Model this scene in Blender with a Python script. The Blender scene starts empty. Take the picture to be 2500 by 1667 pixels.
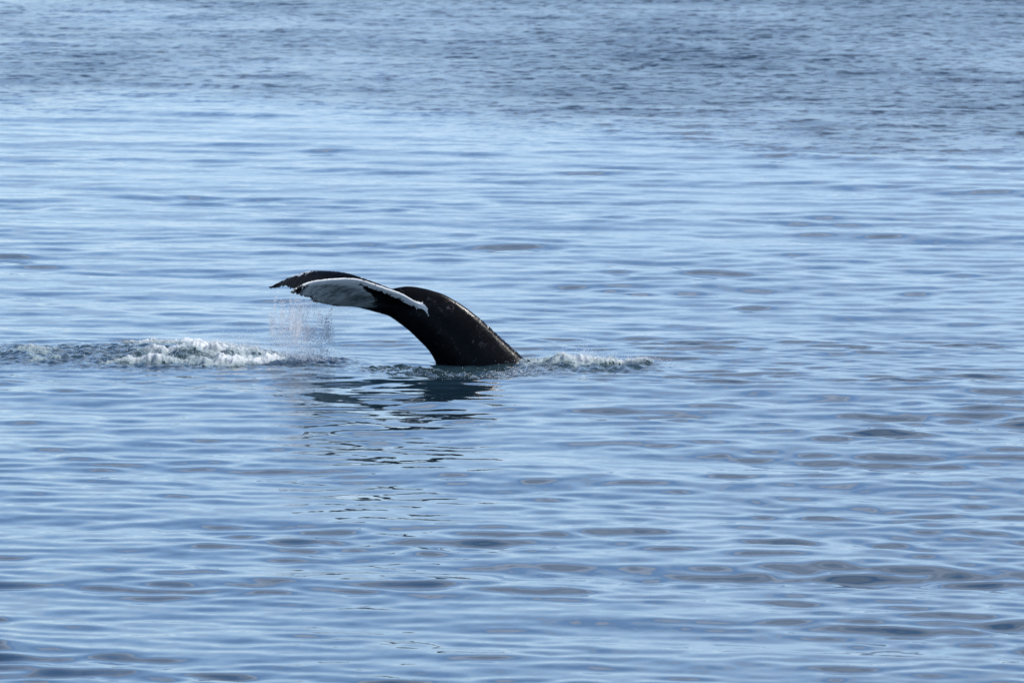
import bpy, bmesh, math, random
import numpy as np
from mathutils import Vector, kdtree
from math import radians as R

# ------------------------------------------------------------------ camera, sky, sun
SC = bpy.context.scene
CAM_H, PITCH, FPX = 12.0, R(4.075), 21366.0        # lens in picture units of 2500
cam_d = bpy.data.cameras.new("camera")
cam = bpy.data.objects.new("camera", cam_d)
SC.collection.objects.link(cam)
cam.location = (0, 0, CAM_H)
cam.rotation_euler = (math.pi/2 - PITCH, 0, 0)
cam_d.sensor_width = 23.4
cam_d.lens = 200.0
cam_d.clip_start, cam_d.clip_end = 1.0, 20000.0
cam_d.dof.use_dof = True
cam_d.dof.focus_distance = 144.0
cam_d.dof.aperture_fstop = 3.4
SC.camera = cam

SUN_EL, SUN_AZ = R(52), R(74)                      # azimuth from +Y towards +X
world = bpy.data.worlds.new("World"); SC.world = world
world.use_nodes = True
nt = world.node_tree; N = nt.nodes; L = nt.links
N.clear()
out = N.new("ShaderNodeOutputWorld"); bg = N.new("ShaderNodeBackground")
sky = N.new("ShaderNodeTexSky"); sky.sky_type = 'NISHITA'
sky.sun_disc = False; sky.sun_elevation = SUN_EL; sky.sun_rotation = SUN_AZ
sky.air_density = 0.8; sky.dust_density = 0.0; sky.ozone_density = 1.5; sky.altitude = 0
bg.inputs[1].default_value = 0.12
tc = N.new("ShaderNodeTexCoord"); sep = N.new("ShaderNodeSeparateXYZ")
L.new(tc.outputs['Generated'], sep.inputs[0])
def wm(op, a, b=None, c=None):
    n = N.new("ShaderNodeMath"); n.operation = op
    for i, v in enumerate((a, b, c)):
        if v is None: continue
        if isinstance(v, (int, float)): n.inputs[i].default_value = v
        else: L.new(v, n.inputs[i])
    return n.outputs[0]
zc = wm('ADD', wm('MAXIMUM', sep.outputs[2], 0.0), 0.07)
cmb = N.new("ShaderNodeCombineXYZ")
L.new(wm('DIVIDE', sep.outputs[0], zc), cmb.inputs[0])
L.new(wm('DIVIDE', sep.outputs[1], zc), cmb.inputs[1])
cn = N.new("ShaderNodeTexNoise"); cn.inputs['Scale'].default_value = 0.62
cn.inputs['Detail'].default_value = 5; cn.inputs['Roughness'].default_value = 0.5
L.new(cmb.outputs[0], cn.inputs['Vector'])
cr = N.new("ShaderNodeMapRange"); cr.inputs['From Min'].default_value = 0.475
cr.inputs['From Max'].default_value = 0.555
cr.interpolation_type = 'SMOOTHSTEP'
L.new(cn.outputs[0], cr.inputs[0])
mixc = N.new("ShaderNodeMix"); mixc.data_type = 'RGBA'
tint = N.new("ShaderNodeMix"); tint.data_type = 'RGBA'; tint.blend_type = 'MULTIPLY'
tint.inputs[0].default_value = 1.0
tint.inputs[7].default_value = (0.83, 0.94, 1.08, 1)
L.new(sky.outputs[0], tint.inputs[6])
lowf = N.new("ShaderNodeMapRange"); lowf.interpolation_type = 'SMOOTHSTEP'   # far clouds fade into the air
L.new(sep.outputs[2], lowf.inputs[0]); lowf.inputs[1].default_value = 0.04; lowf.inputs[2].default_value = 0.20
lowf.inputs[3].default_value = 0.25; lowf.inputs[4].default_value = 0.92
L.new(wm('MULTIPLY', cr.outputs[0], lowf.outputs[0]), mixc.inputs[0])
L.new(tint.outputs[2], mixc.inputs[6])
cn2 = N.new("ShaderNodeTexNoise"); cn2.inputs['Scale'].default_value = 2.1; cn2.inputs['Detail'].default_value = 4
L.new(cmb.outputs[0], cn2.inputs['Vector'])
cshade = N.new("ShaderNodeMix"); cshade.data_type = 'RGBA'          # thick and thin parts of the cloud
cshade.inputs[6].default_value = (2.3, 2.9, 4.1, 1); cshade.inputs[7].default_value = (4.0, 4.8, 6.3, 1)
csr = N.new("ShaderNodeMapRange"); L.new(cn2.outputs[0], csr.inputs[0]); csr.inputs[1].default_value = 0.38; csr.inputs[2].default_value = 0.62
L.new(csr.outputs[0], cshade.inputs[0]); L.new(cshade.outputs[2], mixc.inputs[7])
hz = N.new("ShaderNodeMix"); hz.data_type = 'RGBA'          # pale blue haze bank low over the sea
hzf = N.new("ShaderNodeMapRange"); hzf.interpolation_type = 'SMOOTHSTEP'
L.new(sep.outputs[2], hzf.inputs[0]); hzf.inputs[1].default_value = 0.26; hzf.inputs[2].default_value = 0.02
hzf.inputs[3].default_value = 0.0; hzf.inputs[4].default_value = 1.0
zl = wm('ADD', wm('MAXIMUM', sep.outputs[2], 0.0), 0.035)
cl = N.new("ShaderNodeCombineXYZ")
L.new(wm('DIVIDE', sep.outputs[0], zl), cl.inputs[0]); L.new(wm('DIVIDE', sep.outputs[1], zl), cl.inputs[1])
ln = N.new("ShaderNodeTexNoise"); ln.inputs['Scale'].default_value = 0.55; ln.inputs['Detail'].default_value = 5; ln.inputs['Roughness'].default_value = 0.6
L.new(cl.outputs[0], ln.inputs['Vector'])
lr = N.new("ShaderNodeMapRange"); lr.interpolation_type = 'SMOOTHSTEP'; L.new(ln.outputs[0], lr.inputs[0])
lr.inputs[1].default_value = 0.40; lr.inputs[2].default_value = 0.58; lr.inputs[3].default_value = 0.38; lr.inputs[4].default_value = 0.97
L.new(wm('MULTIPLY', hzf.outputs[0], lr.outputs[0]), hz.inputs[0]); L.new(mixc.outputs[2], hz.inputs[6]); hz.inputs[7].default_value = (3.1, 4.45, 6.45, 1)
L.new(hz.outputs[2], bg.inputs[0]); L.new(bg.outputs[0], out.inputs[0])

sun_d = bpy.data.lights.new("sun", 'SUN'); sun_d.energy = 3.6; sun_d.angle = R(0.5)
sun_d.color = (1.0, 0.965, 0.91)
sun = bpy.data.objects.new("sun", sun_d); SC.collection.objects.link(sun)
sd = Vector((math.sin(SUN_AZ)*math.cos(SUN_EL), math.cos(SUN_AZ)*math.cos(SUN_EL), math.sin(SUN_EL)))
sun.rotation_euler = sd.to_track_quat('Z', 'Y').to_euler()
SC.view_settings.view_transform = 'Standard'; SC.view_settings.look = 'None'
SC.view_settings.gamma = 1.0; SC.view_settings.use_curve_mapping = False
SC.view_settings.exposure = 0.55

# ------------------------------------------------------------------ helpers
def at(px, py, y):
    """point where the line of sight through (px, py) of the photograph meets the vertical plane at distance y"""
    a = (px-1250.0)/FPX; b = (833.5-py)/FPX
    dx, dy, dz = a, math.cos(PITCH)+b*math.sin(PITCH), -math.sin(PITCH)+b*math.cos(PITCH)
    t = y/dy
    return Vector((dx*t, y, CAM_H+dz*t))
def ground(px, py):
    a = (px-1250.0)/FPX; b = (833.5-py)/FPX
    dx, dy, dz = a, math.cos(PITCH)+b*math.sin(PITCH), -math.sin(PITCH)+b*math.cos(PITCH)
    t = -CAM_H/dz
    return dx*t, dy*t
def smooth(a, b, v):
    t = np.clip((v-a)/(b-a), 0, 1); return t*t*(3-2*t)

def _hash(ix, iy, seed):
    h = (ix.astype(np.int64)*374761393 + iy.astype(np.int64)*668265263 + seed*1442695041) & 0xffffffff
    h = ((h ^ (h >> 13))*1274126177) & 0xffffffff
    h = (h ^ (h >> 16)) & 0xffffffff
    return h/4294967296.0
def noise2(x, y, seed=0):
    """gradient noise, about -1..1"""
    ix = np.floor(x); iy = np.floor(y); fx = x-ix; fy = y-iy
    u = fx*fx*fx*(fx*(fx*6-15)+10); v = fy*fy*fy*(fy*(fy*6-15)+10)
    r = []
    for ox in (0, 1):
        for oy in (0, 1):
            a = _hash(ix+ox, iy+oy, seed)*2*math.pi
            r.append(np.cos(a)*(fx-ox)+np.sin(a)*(fy-oy))
    n00, n01, n10, n11 = r
    return ((n00*(1-u)+n10*u)*(1-v) + (n01*(1-u)+n11*u)*v)*1.5
def fbm(x, y, seed=0, octv=4, gain=0.5):
    s = 0; a = 1; t = 0
    for o in range(octv):
        s = s + a*noise2(x, y, seed+o*17); t += a; a *= gain; x = x*2.03+7.1; y = y*2.03+3.7
    return s/t
def billow(x, y, seed=0, octv=4, gain=0.5):
    s = 0; a = 1; t = 0
    for o in range(octv):
        s = s + a*np.abs(noise2(x, y, seed+o*17)); t += a; a *= gain; x = x*2.03+7.1; y = y*2.03+3.7
    return s/t*1.6

def make_mesh(name, co, quads, mat, smooth_shade=True):
    me = bpy.data.meshes.new(name)
    co = np.asarray(co, dtype=np.float32); quads = np.asarray(quads, dtype=np.int32)
    k = quads.shape[1]
    me.vertices.add(len(co)); me.vertices.foreach_set("co", co.ravel())
    me.loops.add(quads.size); me.loops.foreach_set("vertex_index", quads.ravel())
    me.polygons.add(len(quads))
    me.polygons.foreach_set("loop_start", np.arange(0, quads.size, k, dtype=np.int32))
    me.update(calc_edges=True)
    me.polygons.foreach_set("use_smooth", np.full(len(quads), smooth_shade))
    me.materials.append(mat)
    o = bpy.data.objects.new(name, me); SC.collection.objects.link(o)
    return o
def attr(o, name, v):
    a = o.data.attributes.new(name, 'FLOAT', 'POINT'); a.data.foreach_set("value", np.asarray(v, dtype=np.float32).ravel())
def grid_quads(nr, nc):
    i = np.arange(nr*nc).reshape(nr, nc)
    return np.stack([i[:-1, :-1], i[:-1, 1:], i[1:, 1:], i[1:, :-1]], -1).reshape(-1, 4)

class M:
    """small node-tree writer"""
    def __init__(s, name):
        s.m = bpy.data.materials.new(name); s.m.use_nodes = True
        s.t = s.m.node_tree; s.t.nodes.clear()
        s.out = s.n("ShaderNodeOutputMaterial"); s.b = s.n("ShaderNodeBsdfPrincipled")
        s.l(s.b.outputs[0], s.out.inputs[0])
    def n(s, k): return s.t.nodes.new(k)
    def l(s, a, b): s.t.links.new(a, b)
    def put(s, sock, v):
        if isinstance(v, bpy.types.NodeSocket): s.l(v, sock)
        else: sock.default_value = v
    def math(s, op, a, b=0.0, c=None, clamp=False):
        n = s.n("ShaderNodeMath"); n.operation = op; n.use_clamp = clamp
        s.put(n.inputs[0], a); s.put(n.inputs[1], b)
        if c is not None: s.put(n.inputs[2], c)
        return n.outputs[0]
    def attr(s, name):
        n = s.n("ShaderNodeAttribute"); n.attribute_name = name; return n.outputs['Fac']
    def noise(s, scale, detail=3, rough=0.5, vec=None, col=False):
        n = s.n("ShaderNodeTexNoise"); n.inputs['Scale'].default_value = scale
        n.inputs['Detail'].default_value = detail; n.inputs['Roughness'].default_value = rough
        if vec is not None: s.l(vec, n.inputs['Vector'])
        return n.outputs[1 if col else 0]
    def pos(s): return s.n("ShaderNodeNewGeometry").outputs['Position']
    def scale(s, vec, v):
        n = s.n("ShaderNodeVectorMath"); n.operation = 'MULTIPLY'; s.l(vec, n.inputs[0]); n.inputs[1].default_value = v
        return n.outputs[0]
    def ramp(s, v, a, b, lo=0.0, hi=1.0):
        n = s.n("ShaderNodeMapRange"); n.interpolation_type = 'SMOOTHSTEP'
        s.put(n.inputs[0], v); n.inputs[1].default_value = a; n.inputs[2].default_value = b
        n.inputs[3].default_value = lo; n.inputs[4].default_value = hi
        return n.outputs[0]
    def mix(s, f, a, b):
        n = s.n("ShaderNodeMix"); n.data_type = 'RGBA'; s.put(n.inputs[0], f)
        for i, v in ((6, a), (7, b)):
            s.put(n.inputs[i], v if isinstance(v, bpy.types.NodeSocket) else (*v, 1))
        return n.outputs[2]
    def slopes(s, terms):
        """tilt the shading normal by the sum of noise slopes: terms = (colour noise, strength)"""
        acc = None
        for c, k in terms:
            v = s.n("ShaderNodeVectorMath"); v.operation = 'SUBTRACT'; s.l(c, v.inputs[0]); v.inputs[1].default_value = (.5, .5, .5)
            m = s.n("ShaderNodeVectorMath"); m.operation = 'SCALE'; s.l(v.outputs[0], m.inputs[0]); s.put(m.inputs['Scale'], k)
            if acc is None: acc = m.outputs[0]
            else:
                a = s.n("ShaderNodeVectorMath"); s.l(acc, a.inputs[0]); s.l(m.outputs[0], a.inputs[1]); acc = a.outputs[0]
        acc = s.scale(acc, (1, 1, 0))
        g = s.n("ShaderNodeNewGeometry")
        a = s.n("ShaderNodeVectorMath"); s.l(acc, a.inputs[0]); s.l(g.outputs['Normal'], a.inputs[1])
        nn = s.n("ShaderNodeVectorMath"); nn.operation = 'NORMALIZE'; s.l(a.outputs[0], nn.inputs[0])
        s.l(nn.outputs[0], s.b.inputs['Normal'])
def P(b, **k):
    for n, v in k.items():
        b.inputs[n.replace('_', ' ')].default_value = v

# ------------------------------------------------------------------ the sea: wave field
rng = np.random.RandomState(11)
NCOMP = 220
lam = np.exp(rng.uniform(math.log(0.26), math.log(9.0), NCOMP))
th = math.radians(15) + rng.normal(0, 0.48, NCOMP) + np.where(rng.rand(NCOMP) < 0.25, rng.normal(0, 0.9, NCOMP), 0)
kk = 2*math.pi/lam
kx, ky = kk*np.sin(th), kk*np.cos(th)
ph = rng.uniform(0, 2*math.pi, NCOMP)
# share of the slope carried by each wavelength: most between 0.8 and 3 m
sl = np.exp(-((np.log(lam)-math.log(0.92))/0.85)**2) + 0.12
sl = sl/np.sqrt((sl**2).sum()/2)
SLOPE_CALM = 0.070
def patchiness(x, y):
    g = 0.90 + 0.95*fbm((x+.5*y)/13.0, y/13.0, 5, 3) + 0.9*fbm((x+.6*y)/4.2, y/3.6, 8, 2) + 0.020*np.clip(x, -9, 9)
    cx, cy = ground(1000, 1010)                   # the whale's own ripples in front of it
    return g + 0.10*np.exp(-((x-cx)/3.5)**2-((y-cy)/9.0)**2)
def ruffled(x, y):
    """the wind-ruffled belt beyond the whale; its near edge wanders and comes closer on the right"""
    e = 256 - 0.75*x + 26*fbm(x/14.0, y/45.0, 21, 4)
    r = smooth(-10, 26, y-e)
    return r*(0.80 + 0.8*fbm(x/12.0, y/30.0, 31, 4) + 0.010*x)
def waves(x, y, dres=0.0):
    h = np.zeros_like(x)
    p = np.clip(patchiness(x, y), 0.38, 2.3)
    r = np.clip(ruffled(x, y), 0, 1.3)
    p1 = p*(1+0.75*r)
    for i in range(NCOMP):
        a = SLOPE_CALM*sl[i]/kk[i]
        w = smooth(2.2, 4.5, lam[i]/np.maximum(dres, 1e-3)) if np.ndim(dres) else 1.0
        t = kx[i]*x + ky[i]*y + ph[i]
        h += a*np.sin(t)*w
    for l_, d_, s_, f_ in ((6.5, 20, .016, .3), (4.6, 9, .014, 2.1), (8.8, 31, .014, 4.0), (3.7, 26, .014, 5.2)):
        k_ = 2*math.pi/l_; d_ = math.radians(d_)
        h2 = s_/k_*np.sin(k_*(math.sin(d_)*x+math.cos(d_)*y)+f_+2.5*fbm(x/9, y/11, int(l_*10), 2))
        h = h + h2/np.maximum(p1, .3)*(0.5+.6*p1)
    return h*p1

# churned water: blobs laid on the sea (photo position, half sizes in metres)
def blob(x, y, px, py, rx, ry, rot=0.0, pw=2.0):
    cx, cy = ground(px, py)
    dx, dy = x-cx, y-cy
    c, s = math.cos(rot), math.sin(rot)
    q = ((dx*c+dy*s)/rx)**2 + ((-dx*s+dy*c)/ry)**2
    return np.exp(-q**(pw/2))
def churn_mask(x, y):
    m = blob(x, y, 470, 880, 2.15, 2.2, 0, 3)*1.0
    m = np.maximum(m, blob(x, y, 200, 868, 2.0, 2.8, 0, 3)*0.62)
    m = np.maximum(m, blob(x, y, -20, 866, 1.9, 2.6, 0, 3)*0.6)
    m = np.maximum(m, blob(x, y, 740, 885, 1.1, 1.2, 0, 3)*0.75)
    m = np.maximum(m, blob(x, y, 1010, 905, 1.5, 1.1, 0, 3)*0.55)
    m = np.maximum(m, blob(x, y, 1230, 900, 1.3, 1.6, 0, 3)*0.7)
    m = np.maximum(m, blob(x, y, 1440, 893, 1.2, 1.8, 0, 3)*0.95)
    m = np.maximum(m, blob(x, y, 1565, 888, 0.45, 0.9, 0, 3)*0.7)
    return m
def churn_height(x, y):
    m = churn_mask(x, y)
    h = 0.10*blob(x, y, 500, 878, 2.0, 1.5) + 0.09*blob(x, y, 430, 858, 1.9, 1.1)
    h = h + 0.06*blob(x, y, 150, 862, 2.2, 1.4) + 0.05*blob(x, y, 1450, 885, 1.0, 0.9)
    h = h + 0.05*blob(x, y, 1330, 880, 0.7, 0.8) + 0.04*blob(x, y, 700, 885, 0.9, 0.8)
    h = h + 0.05*blob(x, y, 1000, 900, 1.3, 0.6) - 0.12*blob(x, y, 1165, 902, 1.0, 2.6)
    c = (billow(x*1.7, y*1.0, 41, 5, 0.55)-0.40)*0.20 + fbm(x*5, y*3.2, 55, 3)*0.04
    return h + c*m, m

# ------------------------------------------------------------------ materials
def water_material():
    m = M("sea_water")
    p = m.pos()
    ruf, churn = m.attr("ruffle"), m.attr("churn")
    base = m.mix(churn, (0.009, 0.026, 0.042), (0.028, 0.050, 0.052))
    m.l(base, m.b.inputs['Base Color'])
    P(m.b, Roughness=0.03, IOR=1.333)
    m.l(m.math('ADD', 0.03, m.math('MULTIPLY', ruf, 0.15)), m.b.inputs['Roughness'])
    c1 = m.noise(1.25, 2, 0.45, m.scale(p, (1, .75, 1)), True)
    c2 = m.noise(4.5, 3, 0.55, m.scale(p, (1, .7, 1)), True)
    c3 = m.noise(4.0, 5, 0.6, m.scale(p, (.55, .6, 1)), True)
    c4 = m.noise(16, 3, 0.6, p, True)
    k1 = m.math('ADD', 0.06, m.math('MULTIPLY', ruf, 0.25))
    k2 = m.math('ADD', 0.05, m.math('MULTIPLY', churn, 0.35))
    m.slopes([(c1, k1), (c2, k2), (c3, m.math('MULTIPLY', ruf, 1.9)), (c4, m.math('MULTIPLY', churn, 0.28))])
    return m.m
def foam_material():
    m = M("sea_foam")
    d = m.attr("dens")
    n = m.noise(28, 5, 0.65, m.pos())
    f = m.ramp(m.math('ADD', d, m.math('MULTIPLY', m.math('SUBTRACT', n, .5), .55)), 0.10, 1.05)
    m.l(m.mix(f, (0.17, 0.23, 0.245), (0.66, 0.67, 0.68)), m.b.inputs['Base Color'])
    P(m.b, Roughness=0.45, IOR=1.33)
    m.b.inputs['Subsurface Weight'].default_value = 0.6
    m.b.inputs['Subsurface Radius'].default_value = (1, 1, 1); m.b.inputs['Subsurface Scale'].default_value = 0.04
    bmp = m.n("ShaderNodeBump"); bmp.inputs['Strength'].default_value = 0.7; bmp.inputs['Distance'].default_value = 0.03
    m.l(m.noise(35, 4, 0.6, m.pos()), bmp.inputs['Height']); m.l(bmp.outputs[0], m.b.inputs['Normal'])
    return m.m
def drop_material():
    m = M("water_drop")
    P(m.b, Base_Color=(0.93, 0.95, 0.97, 1), Roughness=0.15, IOR=1.333)
    m.b.inputs['Transmission Weight'].default_value = 0.15
    m.b.inputs['Subsurface Weight'].default_value = 0.6
    m.b.inputs['Subsurface Radius'].default_value = (1, 1, 1); m.b.inputs['Subsurface Scale'].default_value = 0.02
    tr = m.n("ShaderNodeBsdfTranslucent"); tr.inputs[0].default_value = (0.95, 0.96, 0.98, 1)
    mx = m.n("ShaderNodeMixShader"); mx.inputs[0].default_value = 0.5
    m.l(m.b.outputs[0], mx.inputs[1]); m.l(tr.outputs[0], mx.inputs[2]); m.l(mx.outputs[0], m.out.inputs[0])
    return m.m
def skin_material():
    m = M("whale_skin")
    p = m.pos()
    w, dark = m.attr("white"), m.attr("edge")
    n1 = m.noise(9, 6, 0.62, p); n2 = m.noise(2.4, 4, 0.6, p); n3 = m.noise(19, 4, 0.65, p)
    skin = m.mix(m.ramp(n2, .35, .75), (0.0022, 0.0022, 0.003), (0.0055, 0.0055, 0.007))
    # pale scratches and barnacle rings on the tail stock
    v = m.n("ShaderNodeTexVoronoi"); v.feature = 'DISTANCE_TO_EDGE'; v.inputs['Scale'].default_value = 2.6
    dv = m.n("ShaderNodeVectorMath"); m.l(p, dv.inputs[0]); m.l(m.scale(m.noise(3.0, 3, .6, p, True), (.9, .9, .9)), dv.inputs[1])
    m.l(dv.outputs[0], v.inputs['Vector'])
    scar = m.math('MULTIPLY', m.ramp(v.outputs[0], 0.030, 0.008), m.ramp(m.noise(3.3, 5, .7, p), .53, .62))
    scar = m.math('MAXIMUM', scar, m.math('MULTIPLY', m.ramp(n3, .60, .66), m.ramp(n1, .54, .62)))
    skin = m.mix(m.math('MULTIPLY', m.math('MULTIPLY', scar, m.attr('stock')), 0.38), skin, (0.13, 0.13, 0.14))
    lit_pale = m.attr("lit_pale")
    st = m.noise(5, 5, 0.65, m.scale(p, (0.6, 2.5, 3.0)))
    whitec = m.mix(m.ramp(m.math('ADD', n2, m.math('MULTIPLY', m.math('SUBTRACT', st, .5), .9)), .3, .7), (0.11, 0.135, 0.14), (0.42, 0.45, 0.455))
    whitec = m.mix(m.ramp(m.math('ADD', lit_pale, m.math('MULTIPLY', m.math('SUBTRACT', st, .5), .8)), .1, .9), whitec, (0.60, 0.62, 0.62))  # sunlit front of the under side put into the skin colour
    f = m.ramp(m.math('ADD', w, m.math('MULTIPLY', m.math('SUBTRACT', n1, .5), 1.2)), .30, .66)
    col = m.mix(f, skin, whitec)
    raw = dark
    dark = m.math('ADD', dark, m.math('MULTIPLY', m.math('SUBTRACT', m.noise(8.5, 3, .6, p), .5), 1.5))
    fe = m.ramp(m.math('ADD', dark, m.math('MULTIPLY', m.math('SUBTRACT', n3, .5), 1.5)), .34, .52)
    fe = m.math('MULTIPLY', fe, m.ramp(raw, .03, .2))
    col = m.mix(fe, col, (0.68, 0.69, 0.68))
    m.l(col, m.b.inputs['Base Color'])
    P(m.b, Roughness=0.30, IOR=1.33)
    m.b.inputs['Specular IOR Level'].default_value = 0.15
    m.l(m.ramp(n1, .3, .7, .15, .30), m.b.inputs['Roughness'])
    bmp = m.n("ShaderNodeBump"); bmp.inputs['Strength'].default_value = 0.22; bmp.inputs['Distance'].default_value = 0.02
    m.l(m.noise(14, 5, 0.6, p), bmp.inputs['Height']); m.l(bmp.outputs[0], m.b.inputs['Normal'])
    return m.m

# ------------------------------------------------------------------ water sheet
def build_water():
    rows = [6.0]
    while rows[-1] < 9000:
        y = rows[-1]
        if y < 92: d = min(8.0, max(0.3, 0.10*(92-y)))
        elif y < 157.5: d = 0.12*(y/100)**1.3
        elif y < 169: d = 0.04
        elif y < 470: d = 0.12*(y/100)**1.3
        else: d = max(0.9, (y-465)*0.05)
        rows.append(y+d)
    Y = np.array(rows)
    dY = np.gradient(Y)
    U = list(np.arange(-0.070, 0.0701, 0.00021))
    e = [0.070]
    st = 0.0003
    while e[-1] < 3.0:
        st = min(st*1.09, 0.2) ; e.append(e[-1]+st)
    U = np.array([-v for v in e[::-1]][:-1] + U + e[1:])
    G_u, G_y = np.meshgrid(U, Y)
    S = np.maximum(G_y, 60.0)                     # the sheet does not narrow to a point at the boat
    X = G_u*S
    dres = np.broadcast_to(np.maximum(dY[:, None], 0), X.shape)
    dx = np.abs(np.gradient(X, axis=1))
    dres = np.maximum(dres, dx)
    Z = waves(X, G_y, dres)
    near = (G_y > 150) & (G_y < 176) & (np.abs(X) < 14)
    ch = np.zeros_like(X)
    hh, mm = churn_height(X[near], G_y[near])
    Z[near] = Z[near]*(1-0.4*mm) + hh; ch[near] = mm
    co = np.stack([X, G_y, Z], -1).reshape(-1, 3)
    o = make_mesh("sea_water", co, grid_quads(len(Y), len(U)), water_material())
    attr(o, "ruffle", np.clip(ruffled(X, G_y), 0, 1.3)); attr(o, "churn", ch)
    o.name = "water"; o["kind"] = "structure"
    print("water", X.shape)
build_water()

# ------------------------------------------------------------------ the whale's tail
WY = 163.4                                         # distance of its mid plane
def interp(pts, n):
    """Catmull-Rom through control points (tuples), n samples, by chord length"""
    a = np.array(pts, float)
    d = np.r_[0, np.cumsum(np.sqrt((np.diff(a, axis=0)**2*np.array([1, 1, 3600][:a.shape[1]] if a.shape[1] == 3 else 1)).sum(1)))]
    ts = np.linspace(0, d[-1], n)
    m = np.gradient(a, d, axis=0)
    i = np.clip(np.searchsorted(d, ts, 'right')-1, 0, len(a)-2)
    h = (d[i+1]-d[i])[:, None]; t = ((ts-d[i])/h[:, 0])[:, None]
    return ((2*t**3-3*t**2+1)*a[i] + (t**3-2*t**2+t)*h*m[i] + (-2*t**3+3*t**2)*a[i+1] + (t**3-t**2)*h*m[i+1])

V, F, INFO = [], [], []                           # INFO: (kind, t, c, side)
def add_tube():
    # dorsal and ventral outline of the tail stock in the photograph, half width in metres
    st = [(868, 744, 866, 748, .02), (900, 724, 880, 751, .06), (935, 711, 902, 755, .10), (971, 702, 926, 762, .14),
          (1003, 698, 948, 771, .17), (1034, 702, 972, 787, .20), (1066, 711, 994, 804, .225), (1103, 729, 1021, 831, .25),
          (1135, 749, 1046, 857, .28), (1166, 773, 1066, 891, .31), (1213, 816, 1100, 945, .36), (1262, 860, 1145, 1002, .41),
          (1315, 908, 1200, 1060, .45), (1380, 965, 1270, 1125, .50)]
    S = interp(st, 70)
    n = 40; base = len(V)
    for k, (dx, dy, vx, vy, w) in enumerate(S):
        D, B = at(dx, dy, WY), at(vx, vy, WY)
        c = (D+B)/2; h = (D-B)/2
        for j in range(n):
            a = 2*math.pi*j/n
            ca, sa = math.cos(a), math.sin(a)
            # keeled above and below: a lens-like section rather than a plain ellipse
            ww = w*(abs(sa)**1.25)*(1 if sa > 0 else -1)*(1.0-0.10*ca)
            V.append(c + h*ca + Vector((0, ww, 0))); INFO.append((0, k/69, ca, sa))
    for k in range(len(S)-1):
        for j in range(n):
            a, b = base+k*n+j, base+k*n+(j+1) % n
            F.append((a, b, b+n, a+n))
    F.append(tuple(base+j for j in range(n))[::-1]); F.append(tuple(base+(len(S)-1)*n+j for j in range(n)))
    # row of knuckles along the ridge of the back
    rr = random.Random(4)
    for q in range(48):
        f = 0.50+0.42*q/47
        s = S[int(f*69)]; nx = S[int(f*69)+1]; fr = f*69 % 1
        dx, dy = s[0]+(nx[0]-s[0])*fr, s[1]+(nx[1]-s[1])*fr
        add_knob(at(dx-1.0, dy+1.0, WY+rr.uniform(-.03, .03)), rr.uniform(.014, .026))
def add_knob(c, r):
    base = len(V)
    for i in range(1, 4):
        for j in range(8):
            a, b = math.pi*i/4, 2*math.pi*j/8
            V.append(c+Vector((r*math.sin(a)*math.cos(b)*1.3, r*math.sin(a)*math.sin(b), r*math.cos(a)))); INFO.append((0, .7, 1, 0))
    V.append(c+Vector((0, 0, r))); V.append(c-Vector((0, 0, r))); INFO.extend([(0, .7, 1, 0)]*2)
    for i in range(2):
        for j in range(8):
            a, b = base+i*8+j, base+i*8+(j+1) % 8
            F.append((a, a+8, b+8, b))
    for j in range(8):
        F.append((base+24, base+j, base+(j+1) % 8)); F.append((base+25, base+16+(j+1) % 8, base+16+j))
LEn = [(1062, 785, -.08), (1049, 764, -.175), (1034, 746, -.215), (1009, 733, -.31), (978, 717.5, -.45), (946, 706, -.62), (915, 695, -.80),
       (883, 684, -.98), (852, 680, -1.15), (820, 681, -1.35), (789, 683, -1.55), (757, 688, -1.78), (735, 696, -1.95),
       (719, 706, -2.1), (707, 714, -2.2)]
TEn = [(868, 747, 0), (845, 747, -.15), (818, 747, -.45), (801, 744, -.70), (780, 740, -.98), (762, 736, -1.3),
       (757, 728, -1.42), (745, 726, -1.6), (735, 723, -1.75), (722, 719, -1.98), (708, 716, -2.2)]
LEf = [(1050, 752, .16), (1000, 728, .33), (955, 707, .55), (915, 691, .75), (883, 679, .93), (852, 669, 1.12),
       (820, 664, 1.3), (789, 662, 1.5), (757, 663, 1.68), (735, 668, 1.82), (716, 675, 1.93), (694, 683, 2.05),
       (669, 695, 2.17), (653, 700, 2.25)]
TEf = [(868, 747, 0), (838, 744, .15), (805, 737, .45), (772, 725, .9), (740, 712, 1.3), (707, 703, 1.7),
       (691, 699, 1.9), (676, 703, 2.08), (662, 706, 2.19), (654, 702, 2.25)]
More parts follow.
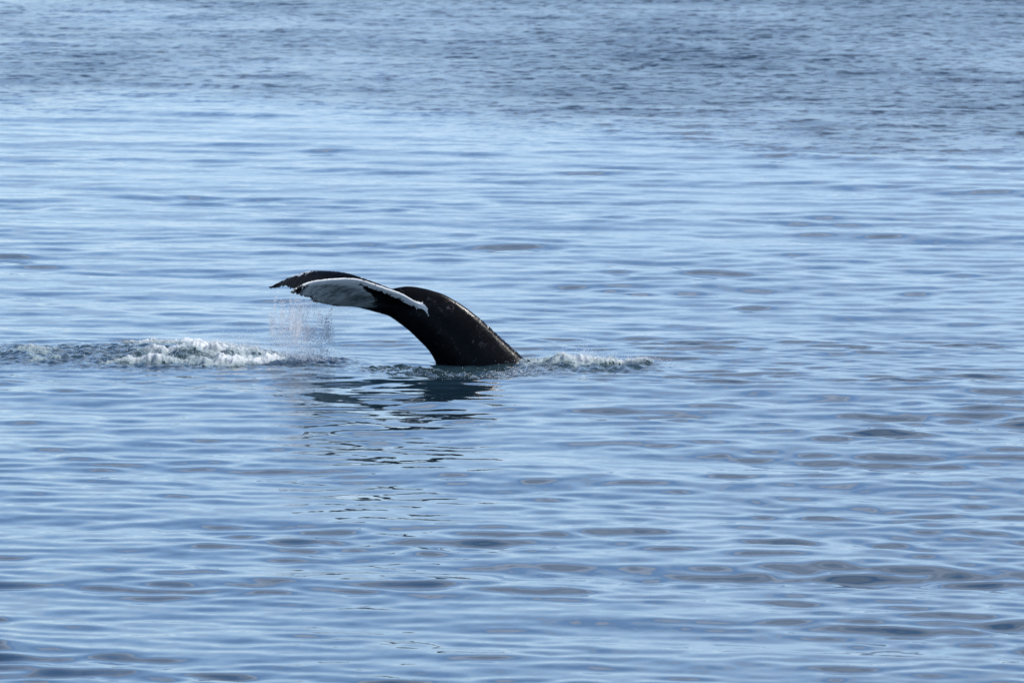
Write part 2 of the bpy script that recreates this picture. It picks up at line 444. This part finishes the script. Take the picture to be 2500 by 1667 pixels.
def add_lobe(LE, TE, far, seed):
    nt_, nc = 150, 26
    A = interp(LE, nt_); B = interp(TE, nt_)
    rr = np.random.RandomState(seed)
    jag = np.zeros(nt_); v = 0
    xx = np.linspace(0, 1, nt_)
    jag = (noise2(xx*45, xx*0+seed, 3)*1.6 + noise2(xx*95+4, xx*0+seed, 9)*1.0)
    jag *= 0.6+3.2*smooth(.4, .75, xx)*smooth(1.0, .94, xx)
    lej = noise2(xx*60, xx*0+seed+9, 13)*0.6*smooth(.12, .3, xx)
    base = len(V)
    for i in range(nt_):
        t = i/(nt_-1)
        a = at(A[i][0], A[i][1]+lej[i], WY+A[i][2]); b = at(B[i][0]-jag[i]*.6, B[i][1]+jag[i], WY+B[i][2])
        ch = b-a
        span = Vector((0.25, -1 if not far else 1, 0))
        nrm = ch.cross(span).normalized()
        if nrm.z < 0: nrm = -nrm                  # towards the back
        thick = (0.155*(1-t)**0.75+0.022)
        camb = 0.045*math.sin(math.pi*min(1, t*1.1))
        for k in range(nc):
            c = k/(nc-1)
            prof = 2.2*(math.sqrt(c+.012)*(1-c)**1.15) + 0.10
            for s in (1, -1):
                V.append(a+ch*c + nrm*(thick*prof*.5*s + camb*math.sin(math.pi*c)))
                INFO.append((2 if far else 1, t, c, s))
    w = nc*2
    for i in range(nt_-1):
        for k in range(nc-1):
            for s in (0, 1):
                q = (base+i*w+k*2+s, base+(i+1)*w+k*2+s, base+(i+1)*w+(k+1)*2+s, base+i*w+(k+1)*2+s)
                F.append(q if (s == 0) != far else q[::-1])
        for k in (0, nc-1):
            q = (base+i*w+k*2, base+i*w+k*2+1, base+(i+1)*w+k*2+1, base+(i+1)*w+k*2)
            F.append(q if (k == 0) != far else q[::-1])
    for i in (0, nt_-1):
        for k in range(nc-1):
            q = (base+i*w+k*2, base+i*w+(k+1)*2, base+i*w+(k+1)*2+1, base+i*w+k*2+1)
            F.append(q if (i == 0) != far else q[::-1])
add_tube(); add_lobe(LEn, TEn, False, 3); add_lobe(LEf, TEf, True, 8)
raw = bpy.data.meshes.new("raw"); raw.from_pydata([tuple(v) for v in V], [], F); raw.update()
tmp = bpy.data.objects.new("raw", raw); SC.collection.objects.link(tmp)
md = tmp.modifiers.new("r", 'REMESH'); md.mode = 'VOXEL'; md.voxel_size = 0.0125; md.adaptivity = 0
md2 = tmp.modifiers.new("s", 'SMOOTH'); md2.factor = 0.5; md2.iterations = 3
dg = bpy.context.evaluated_depsgraph_get()
wm_ = bpy.data.meshes.new_from_object(tmp.evaluated_get(dg))
bpy.data.objects.remove(tmp)
whale = bpy.data.objects.new("whale", wm_); SC.collection.objects.link(whale)
wm_.polygons.foreach_set("use_smooth", np.ones(len(wm_.polygons), bool))
wm_.materials.clear(); wm_.materials.append(skin_material())
LEX = [p[0] for p in LEn[::-1]]; LEY = [p[1] for p in LEn[::-1]]
kd = kdtree.KDTree(len(V))
for i, v in enumerate(V): kd.insert(v, i)
kd.balance()
# soften where the flukes grow out of the tail stock, so that they blend like flesh
nv = len(wm_.vertices); cs = np.zeros(nv*3, np.float32); wm_.vertices.foreach_get("co", cs); cs = cs.reshape(-1, 3).astype(float)
ed = np.zeros(len(wm_.edges)*2, np.int32); wm_.edges.foreach_get("vertices", ed); ed = ed.reshape(-1, 2)
deg = np.bincount(ed.ravel(), minlength=nv)[:, None]
px_ = cs[:, 0]/WY*FPX+1250
wgt = (smooth(985, 1030, px_)*smooth(1085, 1055, px_))[:, None]*0.9
for _ in range(45):
    acc = np.zeros_like(cs)
    for a_, b_ in ((0, 1), (1, 0)):
        for k_ in range(3): acc[:, k_] += np.bincount(ed[:, a_], weights=cs[ed[:, b_], k_], minlength=nv)
    cs = cs + (acc/deg-cs)*wgt
wm_.vertices.foreach_set("co", cs.astype(np.float32).ravel()); wm_.update()
white = np.zeros(nv); edge = np.zeros(nv); lit_pale = np.zeros(nv); stock = np.zeros(nv)
print("whale verts", nv)
for i, v in enumerate(wm_.vertices):
    co = v.co
    _, j, _ = kd.find(co)
    kind, t, c, s = INFO[j]
    def ss(a, b, x):
        q = min(1, max(0, (x-a)/(b-a))); return q*q*(3-2*q)
    if kind == 0: stock[i] = 1.0
    if kind == 0 and c > 0.2: continue
    X_ = (co.x/WY)*FPX + 1250; le_y = np.interp(X_, LEX, LEY)     # how far behind the front rim
    row = 833.5 - FPX*math.tan(math.atan2(co.z-CAM_H, WY)+PITCH)
    if kind == 0 or (kind == 1 and t < .12):      # the white rim runs out into a tapering streak on the tail stock
        if co.y < WY+.05:
            best = 0
            for (ax, ay, wa), (bx, by, wb) in (((1008, 731, 5.5), (1030, 743, 6.5)), ((1030, 743, 6.5), (1040, 753, 5.5)), ((1040, 753, 5.5), (1046, 769, 1.0))):
                q = min(1, max(0, ((X_-ax)*(bx-ax)+(row-ay)*(by-ay))/((bx-ax)**2+(by-ay)**2)))
                wq = wa+(wb-wa)*q
                best = max(best, ss(wq+1.5, wq-3.5, math.hypot(X_-ax-(bx-ax)*q, row-ay-(by-ay)*q)))
            edge[i] = .82*best
        continue
    if s < 0:   # under side: pale, fading into the dark tail stock; dark band behind the front rim, dark tip and hind rim
        wv = ss(968, 865, X_)*(1-ss(.80, .93, t))*(1-ss(.84, 1.0, c)*(.5+.4*ss(.45, .7, t)))
        band = 4+44*ss(860, 985, X_)
        wv *= 1-0.95*ss(862, 905, X_)*ss(band+7, band-5, row-le_y) if X_ > 862 else 1
        white[i] = .85*wv
    if kind == 1 and s < 0: lit_pale[i] = (1-ss(.10, .42, c))*ss(.25, .4, t)*(1-ss(.86, .93, t))  # sun on the curled front rim, painted as lighter skin
    if kind == 1:
        e = (1-ss(.05, .12 if t < .55 else .22, c)) if s < 0 else (1-ss(.02, .06, c))
        e *= ss(.0, .05, t)*(1-ss(.84, .93, t))
        edge[i] = e*(.80 if t < .5 else .66) + 0.28*ss(.82, .9, t)*(1-ss(.97, 1, t))
    else:
        edge[i] = max(0.42*ss(.62, .75, t)*(1-ss(.97, 1, t))*(1-ss(.25, .5, c)), (1-ss(.03, .08, c))*.2)
attr(whale, "white", white); attr(whale, "edge", edge); attr(whale, "lit_pale", lit_pale); attr(whale, "stock", stock)
whale["label"] = "diving black humpback whale with only its arched tail and flukes above the sea"
whale["category"] = "whale"

# ------------------------------------------------------------------ foam on the churned water
def foam_density(x, y):
    st = 0.5+0.5*fbm(x*1.1+3*fbm(x*.6, y*.5, 77, 2), y*0.9, 71, 5, .6)*1.6
    d = 1.25*blob(x, y, 500, 873, 1.25, 0.75, 0, 2.4)
    d = d + 1.15*blob(x, y, 470, 850, 1.35, 0.55, 0, 2.4)
    d = d + 0.9*blob(x, y, 545, 893, 0.75, 0.6, 0, 2.4)
    d = d + 0.95*blob(x, y, 360, 889, 0.9, 0.35, 0.05, 2.4)
    d = d + 0.75*blob(x, y, 675, 887, 0.75, 0.8, 0, 2.4)
    d = d + 0.45*blob(x, y, 650, 893, 0.6, 0.55, 0, 2.4) + 0.15*blob(x, y, 100, 880, .7, .35) + 0.15*blob(x, y, 90, 862, .6, .3)
    d = d + 0.32*blob(x, y, 110, 872, 1.3, 2.4, 0, 3) + 0.30*blob(x, y, 900, 905, .9, .6, 0, 3)
    d = d + 0.30*blob(x, y, 1150, 912, 1.5, .9, 0, 3) + 0.45*blob(x, y, 1285, 886, .25, .5, 0, 2.4)
    d = d + 0.62*blob(x, y, 1450, 888, .6, .8, 0, 2.4) + 0.55*blob(x, y, 1360, 882, .7, .8, 0, 3) + 0.6*blob(x, y, 1560, 888, .35, .4, 0, 2.4)
    lace = np.abs(noise2(x*6+2*noise2(x*3, y*2, 5), y*3.5, 33))
    return d*0.80 + ((st-0.5)*1.1 + (0.28-lace)*0.28)*np.clip(d*2.2, 0, 1) - 0.12
def build_foam(name, x0, x1, y0, y1, label):
    xs = np.arange(x0, x1, 0.02); ys = np.arange(y0, y1, 0.045)
    X, Y = np.meshgrid(xs, ys)
    D = foam_density(X, Y)
    ww = waves(X, Y, 0.04*np.ones_like(X)); hh, mm = churn_height(X, Y)
    fine = noise2(X*16, Y*9, 90)*.5+noise2(X*31, Y*19, 91)*.35
    D = D + 0.16*fine
    t = np.clip(D-0.22, 0, 1.2)
    Z = ww*(1-0.4*mm) + hh - 0.02 + np.sqrt(t)*0.05 + t*(0.05+0.15*billow(X*1.7, Y*1.2, 61, 5, .5)*np.clip(t*1.6, 0, 1)) + 0.010*fine*np.clip(t*3, 0, 1)
    keep = D > 0.16
    q = grid_quads(*X.shape)
    kf = keep.ravel()[q].all(1); q = q[kf]
    used = np.unique(q); remap = -np.ones(X.size, int); remap[used] = np.arange(len(used))
    co = np.stack([X, Y, Z], -1).reshape(-1, 3)[used]
    o = make_mesh(name, co, remap[q], foam_material())
    attr(o, "dens", np.clip(t, 0, 1).ravel()[used])
    o["label"] = label; o["category"] = "foam"; o["kind"] = "stuff"
    print(name, len(q))
build_foam("sea_foam", -11.2, -3.25, 158.5, 169, "white churned foam and bubbles on the sea left of the whale tail")
build_foam("sea_foam", -3.2, 0.0, 158.0, 166, "thin scattered bubbles around the base of the whale tail")
build_foam("sea_foam", 0.05, 3.2, 159.0, 167, "foaming swirl of water on the right side of the whale tail")

# ------------------------------------------------------------------ flying drops
def drops(name, pts, label):
    pts = np.array(pts)
    ico = bmesh.new(); bmesh.ops.create_icosphere(ico, subdivisions=1, radius=1.0)
    iv = np.array([v.co[:] for v in ico.verts]); jf = np.array([[v.index for v in f.verts] for f in ico.faces]); ico.free()
    co = pts[:, None, :3] + iv[None]*np.stack([pts[:, 3], pts[:, 3], pts[:, 3]*pts[:, 4]], -1)[:, None, :]
    fa = jf[None] + (np.arange(len(pts))*len(iv))[:, None, None]
    o = make_mesh(name, co.reshape(-1, 3), fa.reshape(-1, 3), drop_material())
    o["label"] = label; o["category"] = "spray"; o["kind"] = "stuff"
rd = np.random.RandomState(5)
pts = []
strands = []
for k in range(64):                                # strands falling from the hind rim of the flukes
    q = rd.rand()**0.8
    far = rd.rand() < 0.25
    if far: px, y = 672+60*rd.rand(), WY+1.4+.7*rd.rand(); top = 706
    else:
        i = rd.randint(1, len(TEn)-3); a, b = TEn[i+2-0], TEn[i+1]
        f = rd.rand(); px = a[0]+(b[0]-a[0])*f; top = a[1]+(b[1]-a[1])*f; y = WY+a[2]+(b[2]-a[2])*f
    strands.append((px-rd.rand()*22, top, y, rd.uniform(-14, 4)))
for (px, top, y, drift) in strands:
    n = int(rd.uniform(60, 230))
    L0 = rd.uniform(.0, .45); L1 = rd.uniform(.55, 1.05)
    for _ in range(n):
        f = L0+(L1-L0)*rd.rand()
        xx = px+drift*f**.7*2.0+rd.normal(0, 1.3+5.0*f); yy = top+(878-top)*f
        p = at(xx, yy, y+rd.normal(0, .12))
        if p.z > 0: pts.append((*p, rd.uniform(.0022, .0056)*(1+(rd.rand() < .03)*.8), rd.uniform(1.1, 3)))
for _ in range(5000):                              # mist close under the rim and where it lands
    f = rd.rand()**1.6
    i = rd.randint(1, len(TEn)-2); a = TEn[i]
    p = at(a[0]+rd.normal(-6, 15), a[1]+4+120*f, WY+a[2]+rd.normal(0, .25))
    if p.z > 0: pts.append((*p, rd.uniform(.0015, .0038), 1.6))
for _ in range(1600):
    p = at(rd.normal(735, 42), 880-abs(rd.normal(0, 13)), WY+rd.normal(-.6, .6))
    pts.append((*p, rd.uniform(.004, .009), 1.0))
drops("falling_drops", pts, "curtain of water drops falling from the rim of the whale flukes")
def splash(name, specs, label):
    pts = []
    for (px, py, n, sx, hz, sy) in specs:
        gx, gy = ground(px, py)
        for _ in range(n):
            x, y = gx+rd.normal(0, sx), gy+rd.normal(0, sy)
            pts.append((x, y, rd.exponential(hz), rd.uniform(.0025, .0065), 1.0))
    P_ = np.array(pts)
    hh, mm = churn_height(P_[:, 0], P_[:, 1])
    P_[:, 2] += hh + waves(P_[:, 0], P_[:, 1], 0.04*np.ones(len(P_))) + 0.03
    drops(name, P_, label)
splash("wash_drops", [(600, 866, 700, .22, .10, .25), (500, 852, 900, .8, .06, .3), (520, 880, 1200, .8, .05, .5),
                      (545, 895, 500, .4, .04, .25), (350, 888, 300, .6, .04, .25), (110, 872, 300, 1., .03, .7),
                      (620, 880, 500, .35, .07, .35)],
       "fine white drops thrown up over the foam left of the tail")
splash("swirl_drops", [(1430, 884, 260, .10, .09, .15), (1450, 886, 600, .5, .05, .3), (1350, 885, 300, .5, .03, .4),
                       (1565, 888, 400, .22, .035, .25), (1150, 912, 160, .9, .015, .4), (1275, 905, 400, .35, .02, .5)],
       "fine drops thrown up over the foaming swirl right of the tail")
